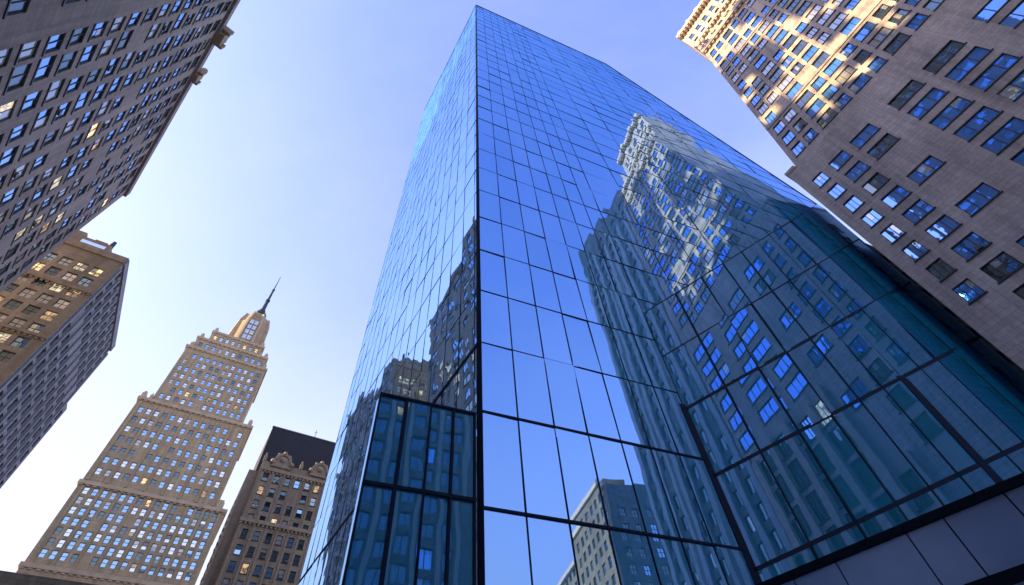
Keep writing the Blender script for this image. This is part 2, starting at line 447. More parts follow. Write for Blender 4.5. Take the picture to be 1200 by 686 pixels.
for u in colsL[1:]:
    bm = new(); FL.box(bm, u - .02, u + .02, H0, HT, -.003, .2); obj('mullion', bm, M['mullion'], TW)
bm = new()
c0 = P0 + FR.n * .06 + FL.n * .06
hexa(bm, [Vector((*(P0 + FL.n * .05 + FR.n * .07 + FR.d * .12), 0)), Vector((*(P0 + FR.d * .12 - FR.n * .2), 0)), Vector((*(P0 + FL.d * .12 - FL.n * .2), 0)), Vector((*(P0 + FR.n * .05 + FL.n * .07 + FL.d * .12), 0))][::-1] +
     [Vector((*(P0 + FL.n * .05 + FR.n * .07 + FR.d * .12), HT)), Vector((*(P0 + FR.d * .12 - FR.n * .2), HT)), Vector((*(P0 + FL.d * .12 - FL.n * .2), HT)), Vector((*(P0 + FR.n * .05 + FL.n * .07 + FL.d * .12), HT))][::-1])
obj('corner_post', bm, M['mullion'], TW)
for k, h in enumerate(floors):
    bm = new(); w = .09 if h < 14 else .058
    lim = FOLD if h < FANS[-1] else min(RW, 10 + (h / FANS[-1] - 1) / .043)
    if h > rake(RW): lim = min(lim, 30.3 + (h - HT) / slope)
    FR.box(bm, .06, lim, h - w / 2, h + w / 2, -.03 if h < 14 else -.006, .09); obj('transom', bm, M['mullion'], TW)
for k, h in enumerate(floors):
    bm = new(); w = .13 if abs(h - 17.0) < 1.2 else .03
    FL.box(bm, .06, LW, h - w / 2, h + w / 2, -.005 if w < .1 else -.04, .19); obj('transom', bm, M['mullion'], TW)
for c_ in FANS:
    u1 = RW - .5
    while fan(c_, u1) > rake(u1) - .4: u1 -= .2
    bm = new(); 
    k_ = .075 if c_ < 18 else .035; q_ = [(FOLD, fan(c_ - k_, FOLD)), (u1, fan(c_ - k_, u1)), (u1, fan(c_ + k_, u1)), (FOLD, fan(c_ + k_, FOLD))]
    hexa(bm, [FR.at(u, h, -.012) for u, h in q_] + [FR.at(u, h, .08) for u, h in q_]); obj('transom', bm, M['mullion'], TW)
bm = new(); FR.bar(bm, (30.3, HT), (RW, rake(RW)), .2, -.06, .3); FR.box(bm, 0, 30.3, HT, HT + .15, -.06, .3); FL.box(bm, 0, LW, HT, HT + .15, -.06, .3)
obj('roof_edge', bm, M['mullion'], TW)
bm = new(); FR.box(bm, -.05, RW, 0, H0 - .06, .02, .4); FL.box(bm, .1, LW, 0, H0 - .06, .02, .4); obj('plinth', bm, M['black_metal'], TW)

# low glass entrance volume, flush with the front, reaching out past the corner
EN = thing('entrance_pavilion', 'low dark teal glass entrance volume with thick black frames under the blue tower', 'pavilion')
FE = Fr(P0 + FR.n * .02, AZR, 1)
us = [-3.5, -2.6, -1.75, -.95, -.18]; hs = [H0, 6.2, 9.85, 13.1]
for i in range(4):
    for j in range(3):
        bm = new(); cell = [(us[i], hs[j]), (us[i + 1], hs[j]), (us[i + 1], hs[j + 1]), (us[i], hs[j + 1])]
        tx, ty = random.gauss(0, .006), random.gauss(0, .006)
        face(bm, [FE.at(u, h, .05) + Vector((FE.n.x, FE.n.y, 0)) * ((u - us[i] - .5) * tx + (h - hs[j] - 1.5) * ty) for u, h in cell]); obj('glass_panel', bm, M['tower_glass_low'], EN)
for i, u in enumerate(us):
    bm = new(); w = (.06, .11, .05, .08, .06)[i]
    FE.box(bm, u - w / 2, u + w / 2, 0, 13.1, -.02, .14); obj('mullion', bm, M['mullion'], EN)
for j, h in enumerate(hs[1:]):
    bm = new(); w = (.06, .10, .08)[j]
    FE.box(bm, us[0] - .03, us[-1] + .05, h - w / 2, h + w / 2, -.024, .145); obj('transom', bm, M['mullion'], EN)
for (u, b0, b1) in ((us[0], 0, 13.1),):
    bm = new(); s_ = FE.at(u, b0, .14); e_ = s_ + Vector((FL.d.x, FL.d.y, 0)) * .3
    face(bm, [e_, s_, vv(s_, b1), vv(e_, b1)]); obj('side_glass', bm, M['tower_glass_low'], EN)
bm = new()
for (u0_, u1_, h) in ((us[0], us[-1], 13.06),):
    bm = new(); a = FE.at(u0_, h, .14); b = FE.at(u1_, h, .14); dd = Vector((FL.d.x, FL.d.y, 0)) * .3
    face(bm, [a, b, b + dd, a + dd]); obj('roof' if h > 10 else 'soffit', bm, M['black_metal'], EN)

# low podium wing with grey metal fascia, coming towards the viewer from the foot of the front
PW = thing('podium_wing', 'low podium wing clad in grey metal fascia panels with black trim, below the mirrored front', 'podium')
FP = Fr(P0 + FR.d * 9.5 + FR.n * .1, 133, 1)
PL_, PT, PB = 12.5, 8.35, 6.62
joints = [0, 1.3, 2.7, 4.82, 5.84, 7.38, 9.4, 11, PL_]
for a, b in zip(joints, joints[1:]):
    bm = new(); FP.box(bm, a + .02, b - .02, PB, PT - .22, 0, .1); obj('fascia_panel', bm, M['panel_metal'], PW)
bm = new(); FP.box(bm, 0, PL_, PT - .2, PT, -.14, .3); obj('roof_trim', bm, M['black_metal'], PW)
bm = new(); FP.box(bm, 0, PL_, PB - .3, PB - .02, -.1, .3); FP.box(bm, 0, PL_, PB - .02, PT - .22, .11, .2); obj('beam', bm, M['black_metal'], PW)
for a, b in ((0, 2.2), (2.2, 4.0), (6.05, 7.0), (7.0, 8.3), (8.3, 10.2), (10.2, PL_)):
    bm = new(); FP.box(bm, a + .03, b - .03, 3.2, PB - .31, .02, .12); obj('wall_panel', bm, M['panel_metal'], PW)
bm = new(); FP.q(bm, 4.0, 6.05, 3.2, PB - .31, .55); obj('shop_window', bm, lit('podium_light', (1.0, .68, .12), .55), PW)
bm = new(); FP.box(bm, 3.98, 4.06, 3.2, PB - .31, 0, .5); FP.box(bm, 5.97, 6.05, 3.2, PB - .31, 0, .5); obj('window_frame', bm, M['black_metal'], PW)
bm = new(); FP.box(bm, 0, PL_, 0, 3.18, .05, .4); obj('base_wall', bm, M['black_metal'], PW)
bm = new()
v = [FP.at(0, PT - .01, .2), FP.at(PL_, PT - .01, .2), FP.at(PL_, PT - .01, 12), FP.at(0, PT - .01, 3.5)]
face(bm, v); face(bm, [FP.at(PL_, 0, .2), FP.at(PL_, 0, 12), FP.at(PL_, PT - .01, 12), FP.at(PL_, PT - .01, .2)])
obj('roof', bm, M['roof'], PW)

# ------------------------------------------------------------------ stone building on the right
M['stone_right'] = stone('stone_pink_grey', (.66, .53, .46), (.55, .44, .385), (.32, .26, .225), 1.5, .62, .016, .38, .16)
M['stone_right_trim'] = plain('stone_trim_pale', (.56, .45, .36), .85, 0, .15, 1)
M['stone_side'] = stone('stone_side_wall', (.50, .52, .50), (.40, .43, .42), (.25, .27, .27), 1.7, .8, .02, .35, .12)
M['stone_slate'] = stone('stone_slate', (.23, .29, .30), (.14, .19, .20), (.08, .11, .12), 1.7, .9, .02, .35, .09)
E = Building('stone_high_rise', 'pinkish stone high rise on the right with ragged sunlit patches over its upper floors', 'building', M['stone_right'])
eo = (42.2, 33.69)
def ewarp(u, h):
    """above the setback the corner leans inwards"""
    if h < 68: return u
    left = 1.6 + (h - 68) * (8.0 - 1.6) / 48.0
    return left + (u - 0) * (29 - left) / 29.0
ST_E = dict(reveal=.20, fw=.08, div=(3, 1), tilt=.012, sill=.12)
WE = dict(pane_deep=10, pane_dark=1, pane_blind=.4)
WEU = dict(pane_deep=5, pane_dark=2, pane_blind=2.4)
wl = []
cE = [(1.4, 3.0), (4.2, 6.5), (7.6, 10.6), (13.3, 16.8), (18.1, 21.9), (24.4, 28.3)]
for k in range(19):
    h = 28.6 + k * 3.63
    if h > 95: break
    for j, c_ in enumerate(cE):
        if h < 34 and j != 1: continue
        if h < 43 and j in (3, 4, 5): continue
        if j == 2 and k % 2 and h < 60: continue
        if h + 2.4 > 66: continue
        wl.append((c_[0], c_[1], round(h, 3), round(h + 2.25, 3), pick(WE)))
# lower storeys, nearer the street: tall bays between piers
wl2 = rects([(a, a + 1.9) for a in (9.5, 12.9, 16.3, 19.7, 23.1, 26.2)], [(3.5 + 4.2 * i, 6.9 + 4.2 * i) for i in range(6)], dict(pane_dark=8, pane_lit=.5, pane_sky=.6)) + rects([(a, a + 1.9) for a in (12.9, 16.3, 19.7, 23.1, 26.2)], [(3.5 + 4.2 * i, 6.9 + 4.2 * i) for i in range(6, 9)], dict(pane_dark=8, pane_lit=.8, pane_sky=.6))
fE = E.block(eo, 145, 29, 23, 0, 68, 1, None, wl + wl2, rects(even(1.5, 10, 2, 1.7), rows(28.6, 3.63, 10, 2.2), dict(pane_dark=6, pane_deep=2, pane_lit=.15)), None, ST_E, roof=True, sidem=M['stone_side'])
up = []
cU = [(.9, 2.7), (3.3, 5.1), (6.0, 8.7), (9.3, 11.2), (11.9, 14.5), (15.3, 17.1), (17.9, 20.7), (21.5, 23.5), (24.2, 27.3)]
for k in range(13):
    h = 69.4 + k * 3.55
    for j, c_ in enumerate(cU):
        if (k % 4 == 3) and j % 2: continue
        up.append((c_[0], c_[1], round(h, 3), round(h + 2.3, 3), pick(WEU)))
ST_U = dict(ST_E); ST_U['div'] = (3, 1)
fU = E.block(eo, 145, 29, 14, 68, 116, 1, ewarp, up, None, None, ST_U, roof=False)
ce = Fr(eo, 145, 1)
# crown: projecting cornice, attic, corner tower
E.ledge('cornice', ce, 7.9, 29.3, 115.9, 117.2, .7, M['stone_right_trim'], 1.1, 12)
fA = E.block(ce.at(8.2, 0, .3).to_2d(), 145, 20.8, 12, 117.2, 122, 1, None, rects(even(1, 20, 9, 1.2), [(118.4, 120.6)], WEU), None, None, ST_E)
E.ledge('cornice', ce, 8.0, 29.3, 122, 122.9, .5, M['stone_right_trim'], .9, 12)
E.block(ce.at(8.0, 0, .6).to_2d(), 145, 14.5, 10, 123.3, 133, 1, None, rects(even(.6, 14, 6, 1.2), rows(124.6, 3.6, 2, 2), WEU), None, None, ST_E)
E.ledge('cornice', ce, 7.9, 22.8, 133, 134.2, .6, M['stone_right_trim'], .9, 11)
bm = new()
for u in (8.6, 11.5, 14.4, 17.3, 20.2):
    ce.box(bm, u, u + 1.1, 134.2, 136.4, 0.2, 1.2); ce.box(bm, u + .25, u + .85, 136.4, 137.3, .4, 1.0)
E.part('parapet', bm, M['stone_right_trim'])
for k, (u, h) in enumerate(((8.2, 118), (8.4, 120.2), (9.5, 119), (12, 118.2), (15.5, 118.2))):
    bm = new(); ce.box(bm, u, u + .8, h - .6, h + 1.0, -.9, -.4); ce.box(bm, u + .2, u + .6, h + 1, h + 1.7, -.8, -.5)
    E.part('ornament', bm, M['stone_right_trim'])
for h in (79.4, 104.2):
    bm = new(); fr_ = fU if h > 68 else ce
    fr_.box(bm, 0, 29, h, h + .5, -.14, .05); E.part('belt_course', bm, M['stone_right'])
E.ledge('coping', ce, -.1, 1.7, 67.8, 68.15, .10, M['stone_right_trim'], 0, 0.02)
bm = new(); ce.box(bm, -.15, 1.5, 68.0, 68.5, -.2, 14); E.part('setback', bm, M['stone_right_trim'])
for u in (8.6, 12.0, 15.4, 18.8, 22.2, 25.6, 28.3):
    bm = new(); ce.box(bm, u - .4, u + .6, 0, 29 if u < 12 else 41, -.45, .02); E.part('pilaster', bm, M['stone_right_trim'])
E.finish('frame_dark', 100, .25, .04)

# narrow infill wedged between the tower's end and the stone building
IB = Building('infill_block', 'narrow dark slate infill wedged between the glass tower and the right stone building', 'building', M['stone_slate'])
IB.block(FR.at(56.55, 0, .25).to_2d(), AZR, 3.6, 8, 0, 58, 1, None, rects([(1.0, 2.6)], rows(5, 3.7, 14, 2.2), dict(pane_dark=4, pane_deep=1)), None, None, STYLE)
IB.finish('frame_dark', 20)

# darker neighbour further along the same street wall (stands right of the viewer, seen in the mirrored front)
M['stone_slate_pier'] = plain('stone_slate_pale', (.40, .45, .45), .8, 0, .12, .5)
DN = Building('dark_stone_tower', 'dark slate stone tower with pale piers, reflected in the mirrored front', 'building', M['stone_slate'])
d0 = ce.at(29.6, 0, .5).to_2d(); st = dict(STYLE); st['tilt'] = .02
wd = rects([(a, a + 2.0) for a in (1.2, 4.6, 8.0, 11.4, 14.8, 18.2, 21.6, 25.0)], rows(3.5, 3.9, 32, 2.5), dict(pane_dark=9, pane_sky=.5, pane_lit=.45, pane_blind=.5), .05)
fD = DN.block(d0, 145, 9.6, 14, 0, 128, 1, None, [w for w in wd if w[1] < 9 and w[3] < 126], None, None, st)
d1 = fD.at(9.6, 0, .4).to_2d()
fD1 = DN.block(d1, 145, 9.6, 14, 0, 134, 1, None, [w for w in wd if w[1] < 9 and w[3] < 132], None, None, st)
d2 = fD.at(19.2, 0, 1.0).to_2d()
fD2 = DN.block(d2, 145, 8.8, 14, 0, 140, 1, None, [w for w in wd if w[1] < 8.4 and w[3] < 138], None, None, st)
for f_, w_, hh in ((fD, 9.6, 118), (fD1, 9.6, 121), (fD2, 8.8, 124)):
    for u in (.2, 3.7, 7.1):
        bm = new(); f_.box(bm, u - .1, u + 1.05, 0, hh, -.35, .02); DN.part('pier', bm, M['stone_slate_pier'])
DN.finish()

# ------------------------------------------------------------------ blocks behind the viewer, seen in the glass
M['stone_brown'] = stone('stone_brown', (.25, .195, .14), (.20, .155, .115), (.14, .11, .085), 1.1, .5, .015, .3, .12)
FB = Building('corner_block', 'brown stone corner block reflected low in the mirrored front beside the sky', 'building', M['stone_brown'])
f0 = ce.at(76, 0, 3).to_2d()
st2 = dict(STYLE); st2['div'] = (2, 2)
FB.block(f0, 145, 24, 16, 0, 68, 1, None, rects(even(.8, 23.2, 7, 1.7), rows(4, 3.7, 17, 2.3), dict(pane_dark=4, pane_sky=3, pane_light=2)), rects(even(1.5, 14.5, 4, 1.5), rows(4, 3.7, 16, 2.2), dict(pane_dark=4, pane_sky=2)), None, st2, sidem=M['stone_slate'])
FB.block(ce.at(100, 0, 3).to_2d(), 145, 24, 16, 0, 62, 1, None, rects(even(.8, 23.2, 7, 1.7), rows(4, 3.7, 16, 2.3), dict(pane_dark=4, pane_sky=3, pane_light=2)), None, None, st2)
bm = new(); ce.box(bm, 75.8, 100, 67.4, 68.6, 2.4, 3.2); ce.box(bm, 100.2, 124.5, 61.5, 62.5, 2.2, 3.2); FB.part('cornice', bm, M['stone_right_trim'])
bm = new(); ce.box(bm, 80, 88, 68, 72, 5, 11); FB.part('penthouse', bm, M['stone_brown'])
FB.finish()

GB = Building('teal_block', 'dark slate block behind the viewer, reflected in the entrance volume', 'building', M['stone_slate'])
g0 = FR.n * 41 - FR.d * 22
GB.block(g0, AZR, 46.8, 16, 0, 66, -1, None, rects(even(1, 44, 13, 2.0), rows(3.5, 3.8, 16, 2.5), dict(pane_dark=8, pane_sky=.5, pane_lit=.5), .04), None, None, st)
GF = Fr(g0, AZR, -1)
for i in range(14):
    u = 1 + 43 / 13 * i
    bm = new(); GF.box(bm, u - .35, u + .35, 0, 64, -.3, .02); GB.part('pier', bm, M['stone_slate_pier'])
GB.finish()

# ------------------------------------------------------------------ upper left: stone slab block
M['stone_left'] = stone('stone_violet_grey', (.31, .26, .255), (.25, .21, .21), (.17, .145, .145), 2.4, .5, .014, .34, .10)
M['stone_left_trim'] = plain('stone_left_trim', (.30, .22, .15), .85, 0, .2, 1)
AB = Building('slab_building', 'grey violet stone slab building filling the upper left corner, rows of square windows', 'building', M['stone_left'])
ao = Vector((-76.64, 39.0)); AZA = 131.35; AF = Fr(ao, AZA, -1)
# start of the run where the far corner stands
S0 = 1.2
ST_A = dict(reveal=.16, fw=.08, div=(2, 1), tilt=.02, sill=.10)
WA = dict(pane_sky=9, pane_dark=3.2, pane_blind=1.5, pane_lit=.8)
aw = []
for j in range(20):
    u = S0 + .9 + 3.95 * j
    for k in range(29):
        h = 3.0 + 3.3 * k
        if j == 12: u = S0 + .9 + 3.95 * 12 - .6
        if j == 13: u = S0 + .9 + 3.95 * 13 + .9                        # the blank pier strip
        w_ = random.choice((2.1, 2.4, 2.4, 2.8)) if j not in (12, 13) else 2.0
        if random.random() < .05: continue
        aw.append((round(u, 3), round(u + w_, 3), round(h, 3), round(h + 2.3, 3), pick(WA)))
AB.block(AF.at(0, 0).to_2d(), AZA, 80, 18, 0, 99.2, -1, None, [w for w in aw if w[1] < 79], None, None, ST_A)
AB.ledge('cornice', AF, -.1, 80, 98.3, 100, .45, M['stone_left'], 0, 17)
for (u, s_) in ((31.5, 1.0), (40.5, 1.35)):
    bm = new(); AF.box(bm, u - .8 * s_, u + .8 * s_, 98.2, 101.2, -1.0 * s_, .2); AF.box(bm, u - .45 * s_, u + .45 * s_, 101.2, 103, -.8 * s_, 0)
    AF.box(bm, u - 1.2 * s_, u - .85 * s_, 98.6, 100.4, -1.3 * s_, 0); AF.box(bm, u + .85 * s_, u + 1.25 * s_, 98.9, 100.9, -1.3 * s_, 0)
    bmesh.ops.create_icosphere(bm, subdivisions=1, radius=.5 * s_, matrix=Matrix.Translation(AF.at(u, 103.2, -.4)))
    AB.part('roof_ornament', bm, M['stone_left_trim'])
# blocks and legged tanks added above the frame to make ragged sun shadows
bm = new()
for (u0_, u1_, hh, dp) in ((54, 57.5, 107, 4), (61, 63, 112, 5), (66.5, 71, 106, 3.2), (75, 78, 113, 5)):
    AF.box(bm, u0_, u1_, 99.2, hh, dp, dp + 5)
AB.part('roof_shadow_block', bm, M['stone_left'])
for (u, dp) in ((51, 6), (59, 7), (65, 6), (73, 8)):
    bm = new(); c_ = AF.at(u, 0, dp)
    bmesh.ops.create_cone(bm, cap_ends=True, segments=20, radius1=1.7, radius2=1.7, depth=4, matrix=Matrix.Translation((c_.x, c_.y, 106.5)))
    bmesh.ops.create_cone(bm, cap_ends=True, segments=20, radius1=1.85, radius2=.1, depth=1.3, matrix=Matrix.Translation((c_.x, c_.y, 109.2)))
    for a in range(4):
        bmesh.ops.create_cone(bm, cap_ends=True, segments=6, radius1=.12, radius2=.12, depth=5.3, matrix=Matrix.Translation((c_.x + 1.2 * math.cos(a * 1.571 + .7), c_.y + 1.2 * math.sin(a * 1.571 + .7), 101.85)))
    AB.part('roof_shadow_tank', bm, M['stone_left_trim'])
AB.finish('frame_dark', 100, .2, .1)
# tall block added left and behind the viewer, to shade the dark stone tower
KB = Building('shade_slab', 'added tall grey slab out of the frame, shading the reflected dark tower', 'building', M['stone_left'])
KB.block(AF.at(81, 0, .5).to_2d(), AZA, 46, 18, 0, 172, -1, None, rects(even(1, 45, 12, 2.1), rows(4, 3.5, 47, 2.0), WA), None, None, ST_A)
KB.finish('frame_dark', 60)

# added unseen lattice beyond the slab; its open bays dapple the low sun
SUN_AZ, SUN_EL = -110.0, 23.5
ST = Building('shadow_lattice', 'added half filled lattice on a tall base behind the left slab, out of the frame, dappling the sunlight', 'tower', M['stone_left'])
sdir = pol(SUN_AZ, 1.0); so_ = Vector((50.2, 22.2)) + sdir * 150
TF = Fr(so_ + pol(160, -17), 160, 1)                # runs like the stone building's face
HB0 = 64.5 + 150 * math.tan(rad(SUN_EL))
bm = new(); TF.box(bm, -6, 40, 0, HB0, 0, 12); ST.part('wall', bm, M['stone_left'])
bm = new(); rng = random.Random(5)
NB, NH = 23, 18
for i in range(NB + 1): TF.box(bm, 2 * i - 6 - .12, 2 * i - 6 + .12, HB0, HB0 + 3 * NH, 0, .5)
for k in range(NH + 1): TF.box(bm, -6, 40, HB0 + 3 * k - .15, HB0 + 3 * k + .15, .01, .49)
ST.part('shadow_bars', bm, M['frame_dark'])
bm = new()
from mathutils import noise
for i in range(NB):
    for k in range(NH):
        v = noise.noise(Vector((i * .34, k * .30, 2.2))) + .25 * rng.uniform(-1, 1)
        thr = .10 - .22 * max(0, i - 12) / 8 + (.18 if k > 13 else 0) - (.25 if k < 1 else 0)
        if v > thr: TF.box(bm, 2 * i - 6 + .12, 2 * i - 4 - .12, HB0 + 3 * k + .15, HB0 + 3 * k + 2.85, .1, .3)
ST.part('shadow_panels', bm, M['stone_left'])
SB = Building('shade_block', 'added grey block hidden behind the left edge office block, shading the gabled building', 'building', M['stone_left'])  # added hidden block, keeps the sun off the gabled building's side wall
SB.block(pol(-66, 165), -35, 60, 20, 0, 116, 1, None, rects(even(1, 59, 14, 2), rows(4, 3.6, 30, 2.1), WA), None, None, ST_A)
SB.finish('frame_dark', 20)

# ------------------------------------------------------------------ left middle: brown and grey office block
M['stone_b_brown'] = stone('brick_warm_brown', (.42, .32, .21), (.35, .26, .175), (.24, .18, .12), .8, .4, .012, .3, .12)
M['stone_b_grey'] = stone('stone_blue_grey', (.33, .33, .37), (.27, .27, .31), (.19, .19, .22), 1.0, .5, .012, .3, .12)
BB = Building('office_block', 'left edge block with one brown brick face and one blue grey windowed face', 'building', M['stone_b_brown'])
bo = Vector((-76.94, 49.45)); ST_B = dict(reveal=.25, fw=.09, div=(2, 2), tilt=.03)
BG = Fr(bo, -35, 1); BR = Fr(bo, -125, -1)
wg = rects(even(.6, 26.4, 9, 1.75), rows(4.2, 3.15, 27, 2.35), dict(pane_sky=6, pane_dark=2.2, pane_light=1.2, pane_blind=.7))
bmw = rects(even(1.3, 24, 9, 1.75), rows(4.2, 3.3, 25, 2.2), dict(pane_blind=3, pane_dark=2.2, pane_sky=1.4, pane_lit=4, pane_light=1))
# grey face is a skin of its own: upper part to 26.6 m, lower part a little longer
bm = new(); BB.grid(bm, BG, 0, 26.6, 74.2, 90, [w for w in wg if w[2] > 74.4 and w[3] < 89], ST_B)
BB.grid(bm, BG, 0, 29.8, 0, 74.2, [w for w in wg if w[3] < 74] + rects([(27.4, 29.0)], rows(4.2, 3.15, 22, 2.35), dict(pane_sky=5, pane_dark=2)), ST_B)
BB.part('wall', bm, M['stone_b_grey'])
bm = new(); BB.grid(bm, BR, 0, 26, 0, 90, bmw, ST_B); BB.part('wall', bm, M['stone_b_brown'])
bm = new()
for (w_, h0, h1) in ((26.6, 74.2, 90), (29.8, 0, 74.2)):
    face(bm, [BG.at(w_, h0), BG.at(w_, h0, 26), BG.at(w_, h1, 26), BG.at(w_, h1)])
face(bm, [BG.at(0, 90), BG.at(26.6, 90), BG.at(26.6, 90, 26), BG.at(0, 90, 26)]); face(bm, [BG.at(26.6, 74.2), BG.at(29.8, 74.2), BG.at(29.8, 74.2, 26), BG.at(26.6, 74.2, 26)])
face(bm, [BG.at(29.8, 0, 26), BG.at(0, 0, 26), BG.at(0, 90, 26), BG.at(29.8, 90, 26)])
BB.part('roof', bm, M['stone_b_grey'])
for i in range(10):                                # projecting piers between the window strips
    u = .6 + 25.8 / 9 * i
    bm = new(); BG.box(bm, u - .32, u + .32, 0, 87.5 if i < 10 else 74, -.3, .02); BB.part('pier', bm, M['stone_b_grey'])
BB.ledge('parapet', BG, -.1, 26.7, 88.6, 90.3, .32, M['stone_b_grey'], 0, .3)
BB.ledge('parapet', BR, -.06, 26, 88.9, 90.6, .25, M['stone_b_brown'], 0, .3)
BB.ledge('belt_course', BR, .1, 26, 78.5, 79.1, .3, M['stone_b_brown'], .8)
BB.ledge('belt_course', BR, .1, 26, 66.4, 67.0, .3, M['stone_b_brown'], .8)
bm = new(); BR.box(bm, 4.6, 10.2, 90, 94.2, 1.5, 9); BR.box(bm, 10.2, 16, 90, 96.5, 2.5, 9); BR.box(bm, 6.0, 8.2, 94.2, 95.6, 2.5, 6); BB.part('penthouse', bm, M['stone_b_brown'])
bm = new(); BR.box(bm, 5.2, 9.4, 91.2, 93.2, 1.38, 1.5); BB.part('skylight', bm, M['pane_light'])
bm = new(); c_ = BR.at(5.0, 0, 2); bmesh.ops.create_cone(bm, cap_ends=True, segments=12, radius1=.5, radius2=.35, depth=1.8, matrix=Matrix.Translation((c_.x, c_.y, 95.1))); BB.part('vent', bm, M['frame_dark'])
BB.finish('frame_grey')

# ------------------------------------------------------------------ spired skyscraper
M['stone_c'] = stone('limestone_tan', (.47, .365, .235), (.395, .30, .195), (.27, .21, .14), 2.2, 1.0, .03, .22, .05)
M['stone_c_trim'] = plain('limestone_trim', (.42, .33, .235), .85, 0, .2, .4)
M['stone_c_dark'] = plain('spire_dark', (.025, .04, .055), .5, .4)
CB = Building('spired_skyscraper', 'tan limestone setback skyscraper with rounded crown and thin dark spire, leaning into the sky', 'skyscraper', M['stone_c'])
co = pol(-47.2, 200.0); AZC = 55
ST_C = dict(reveal=.25, fw=.14, div=(1, 2), tilt=.03)
WC = dict(pane_light=3.5, pane_sky=8, pane_dark=3, pane_lit=.5, pane_blind=1.6)
CF = Fr(co, AZC, 1)
def cblock(u0, u1, dep0, dep1, h0, h1, wins, right=None):
    return CB.block(CF.at(u0, 0, dep0).to_2d(), AZC, u1 - u0, dep1 - dep0, h0, h1, 1, None, wins, None, right, ST_C)
def pairs(a, b, n, w, gap):
    p = (b - a) / n; out = []
    for i in range(n):
        c_ = a + p * (i + .5); out += [(c_ - gap / 2 - w, c_ - gap / 2), (c_ + gap / 2, c_ + gap / 2 + w)]
    return out
cblock(0, 48, 0, 34, 0, 76, rects(pairs(1.5, 46.5, 9, 1.3, 1.2), rows(4, 4.4, 16, 2.6), dict(pane_lit=2, pane_dark=4, pane_light=1, pane_blind=2)))
cblock(0, 45, .6, 33, 76, 103, rects(pairs(1.5, 43.5, 8, 1.55, 1.0), rows(78.5, 3.35, 7, 2.45), WC, .05), rects(even(1, 31, 7, 1.5), rows(78.5, 3.35, 7, 2.3), WC))
cblock(0, 41.5, 1.2, 32, 103, 139, rects(pairs(1.2, 40, 7, 1.55, 1.2), rows(106, 4.4, 7, 2.4), WC, .05), rects(even(1, 30, 6, 1.5), rows(106, 4.4, 7, 2.3), WC))
cblock(3.6, 37.2, 2.4, 30, 139, 171, rects(pairs(.8, 32.8, 6, 1.5, 1.0), rows(141.5, 3.9, 7, 2.3), WC, .06), rects(even(1, 26, 5, 1.5), rows(141.5, 3.9, 7, 2.2), WC))
cblock(5.0, 35.5, 3.6, 28, 171, 178.5, rects(even(1, 29.5, 10, 1.5), rows(173, 4.2, 1, 2.6), WC))
cblock(9.0, 32.0, 4.2, 22, 178.5, 185, rects(even(.8, 21.8, 8, 1.5), rows(180.3, 4.2, 1, 2.4), dict(pane_lit=3, pane_light=4, pane_blind=2)))
for (u0_, u1_, h, dp, o_) in ((-.5, 48.5, 75.2, 0, .9), (-.5, 45.5, 101.6, .6, 1.1), (-.6, 42.1, 137.8, 1.2, 1.1), (3.0, 37.8, 170.0, 2.4, .8), (4.6, 36, 177.6, 3.6, .7), (8.6, 32.4, 184.2, 4.2, .6)):
    f_ = Fr(CF.at(0, 0, dp).to_2d(), AZC, 1); CB.ledge('belt_course', f_, u0_, u1_, h, h + 1.2, o_ * .55, M['stone_c_trim'], 2.0, 25)
# low flanking shoulders and corner blocks along the setbacks
for (u, h, s_, dp) in ((-.2, 139, 1.6, 1.4), (2.6, 139, 1.0, 1.6), (39.6, 139, 1.6, 1.4), (41.2, 103, 2.4, .8), (4.0, 171, 1.5, 2.6), (35.2, 171, 1.6, 2.6), (5.4, 178.5, 1.4, 3.8), (33.8, 178.5, 1.5, 3.8), (9.2, 185, 1.3, 4.4), (30.2, 185, 1.5, 4.4), (31.4, 178.5, 1.2, 3.8)):
    bm = new(); CF.box(bm, u, u + s_, h, h + 2.4, dp, dp + 2.5); CF.box(bm, u + .3, u + s_ - .3, h + 2.4, h + 3.4, dp + .4, dp + 2)
    CB.part('corner_block', bm, M['stone_c_trim'])
# piers between window groups
for (n, a, b, h0, h1, dp) in ((8, 1.5, 43.5, 76.5, 101, .6), (7, 1.2, 40, 103.5, 137, 1.2)):
    for i in range(n + 1):
        u = a + (b - a) / n * i
        bm = new(); CF.box(bm, u - .4, u + .4, h0, h1, dp - .3, dp + .05); CB.part('pier', bm, M['stone_c'])
# crown: tapering octagonal shaft with buttress fins, dome and mast
cc = CF.at(22.6, 0, 13.5); 
def ring(bm, prof, seg, rot=0.0, c=cc, sq=1.0, uvs=3.0):
    L = []
    for (r, h) in prof:
        L.append([bm.verts.new((c.x + r * math.cos(rot + 2 * math.pi * i / seg), c.y + r * math.sin(rot + 2 * math.pi * i / seg), h)) for i in range(seg)])
    l = bm.loops.layers.uv.active
    for k in range(len(L) - 1):
        for i in range(seg):
            f = bm.faces.new((L[k][i], L[k][(i + 1) % seg], L[k + 1][(i + 1) % seg], L[k + 1][i]))
            for lp, uv in zip(f.loops, ((i * uvs, prof[k][1]), ((i + 1) * uvs, prof[k][1]), ((i + 1) * uvs, prof[k + 1][1]), (i * uvs, prof[k + 1][1]))): lp[l].uv = uv
    bm.faces.new(L[-1])
crot = math.atan2(CF.d.y, CF.d.x) + math.pi / 8
bm = new(); ring(bm, [(8.6, 185), (8.4, 187), (7.7, 187.4), (7.2, 203), (6.6, 203.4), (6.0, 208), (4.6, 211.0), (2.7, 213.2), (1.4, 214.2)], 8, crot); CB.part('crown', bm, M['stone_c'])
bm = new()
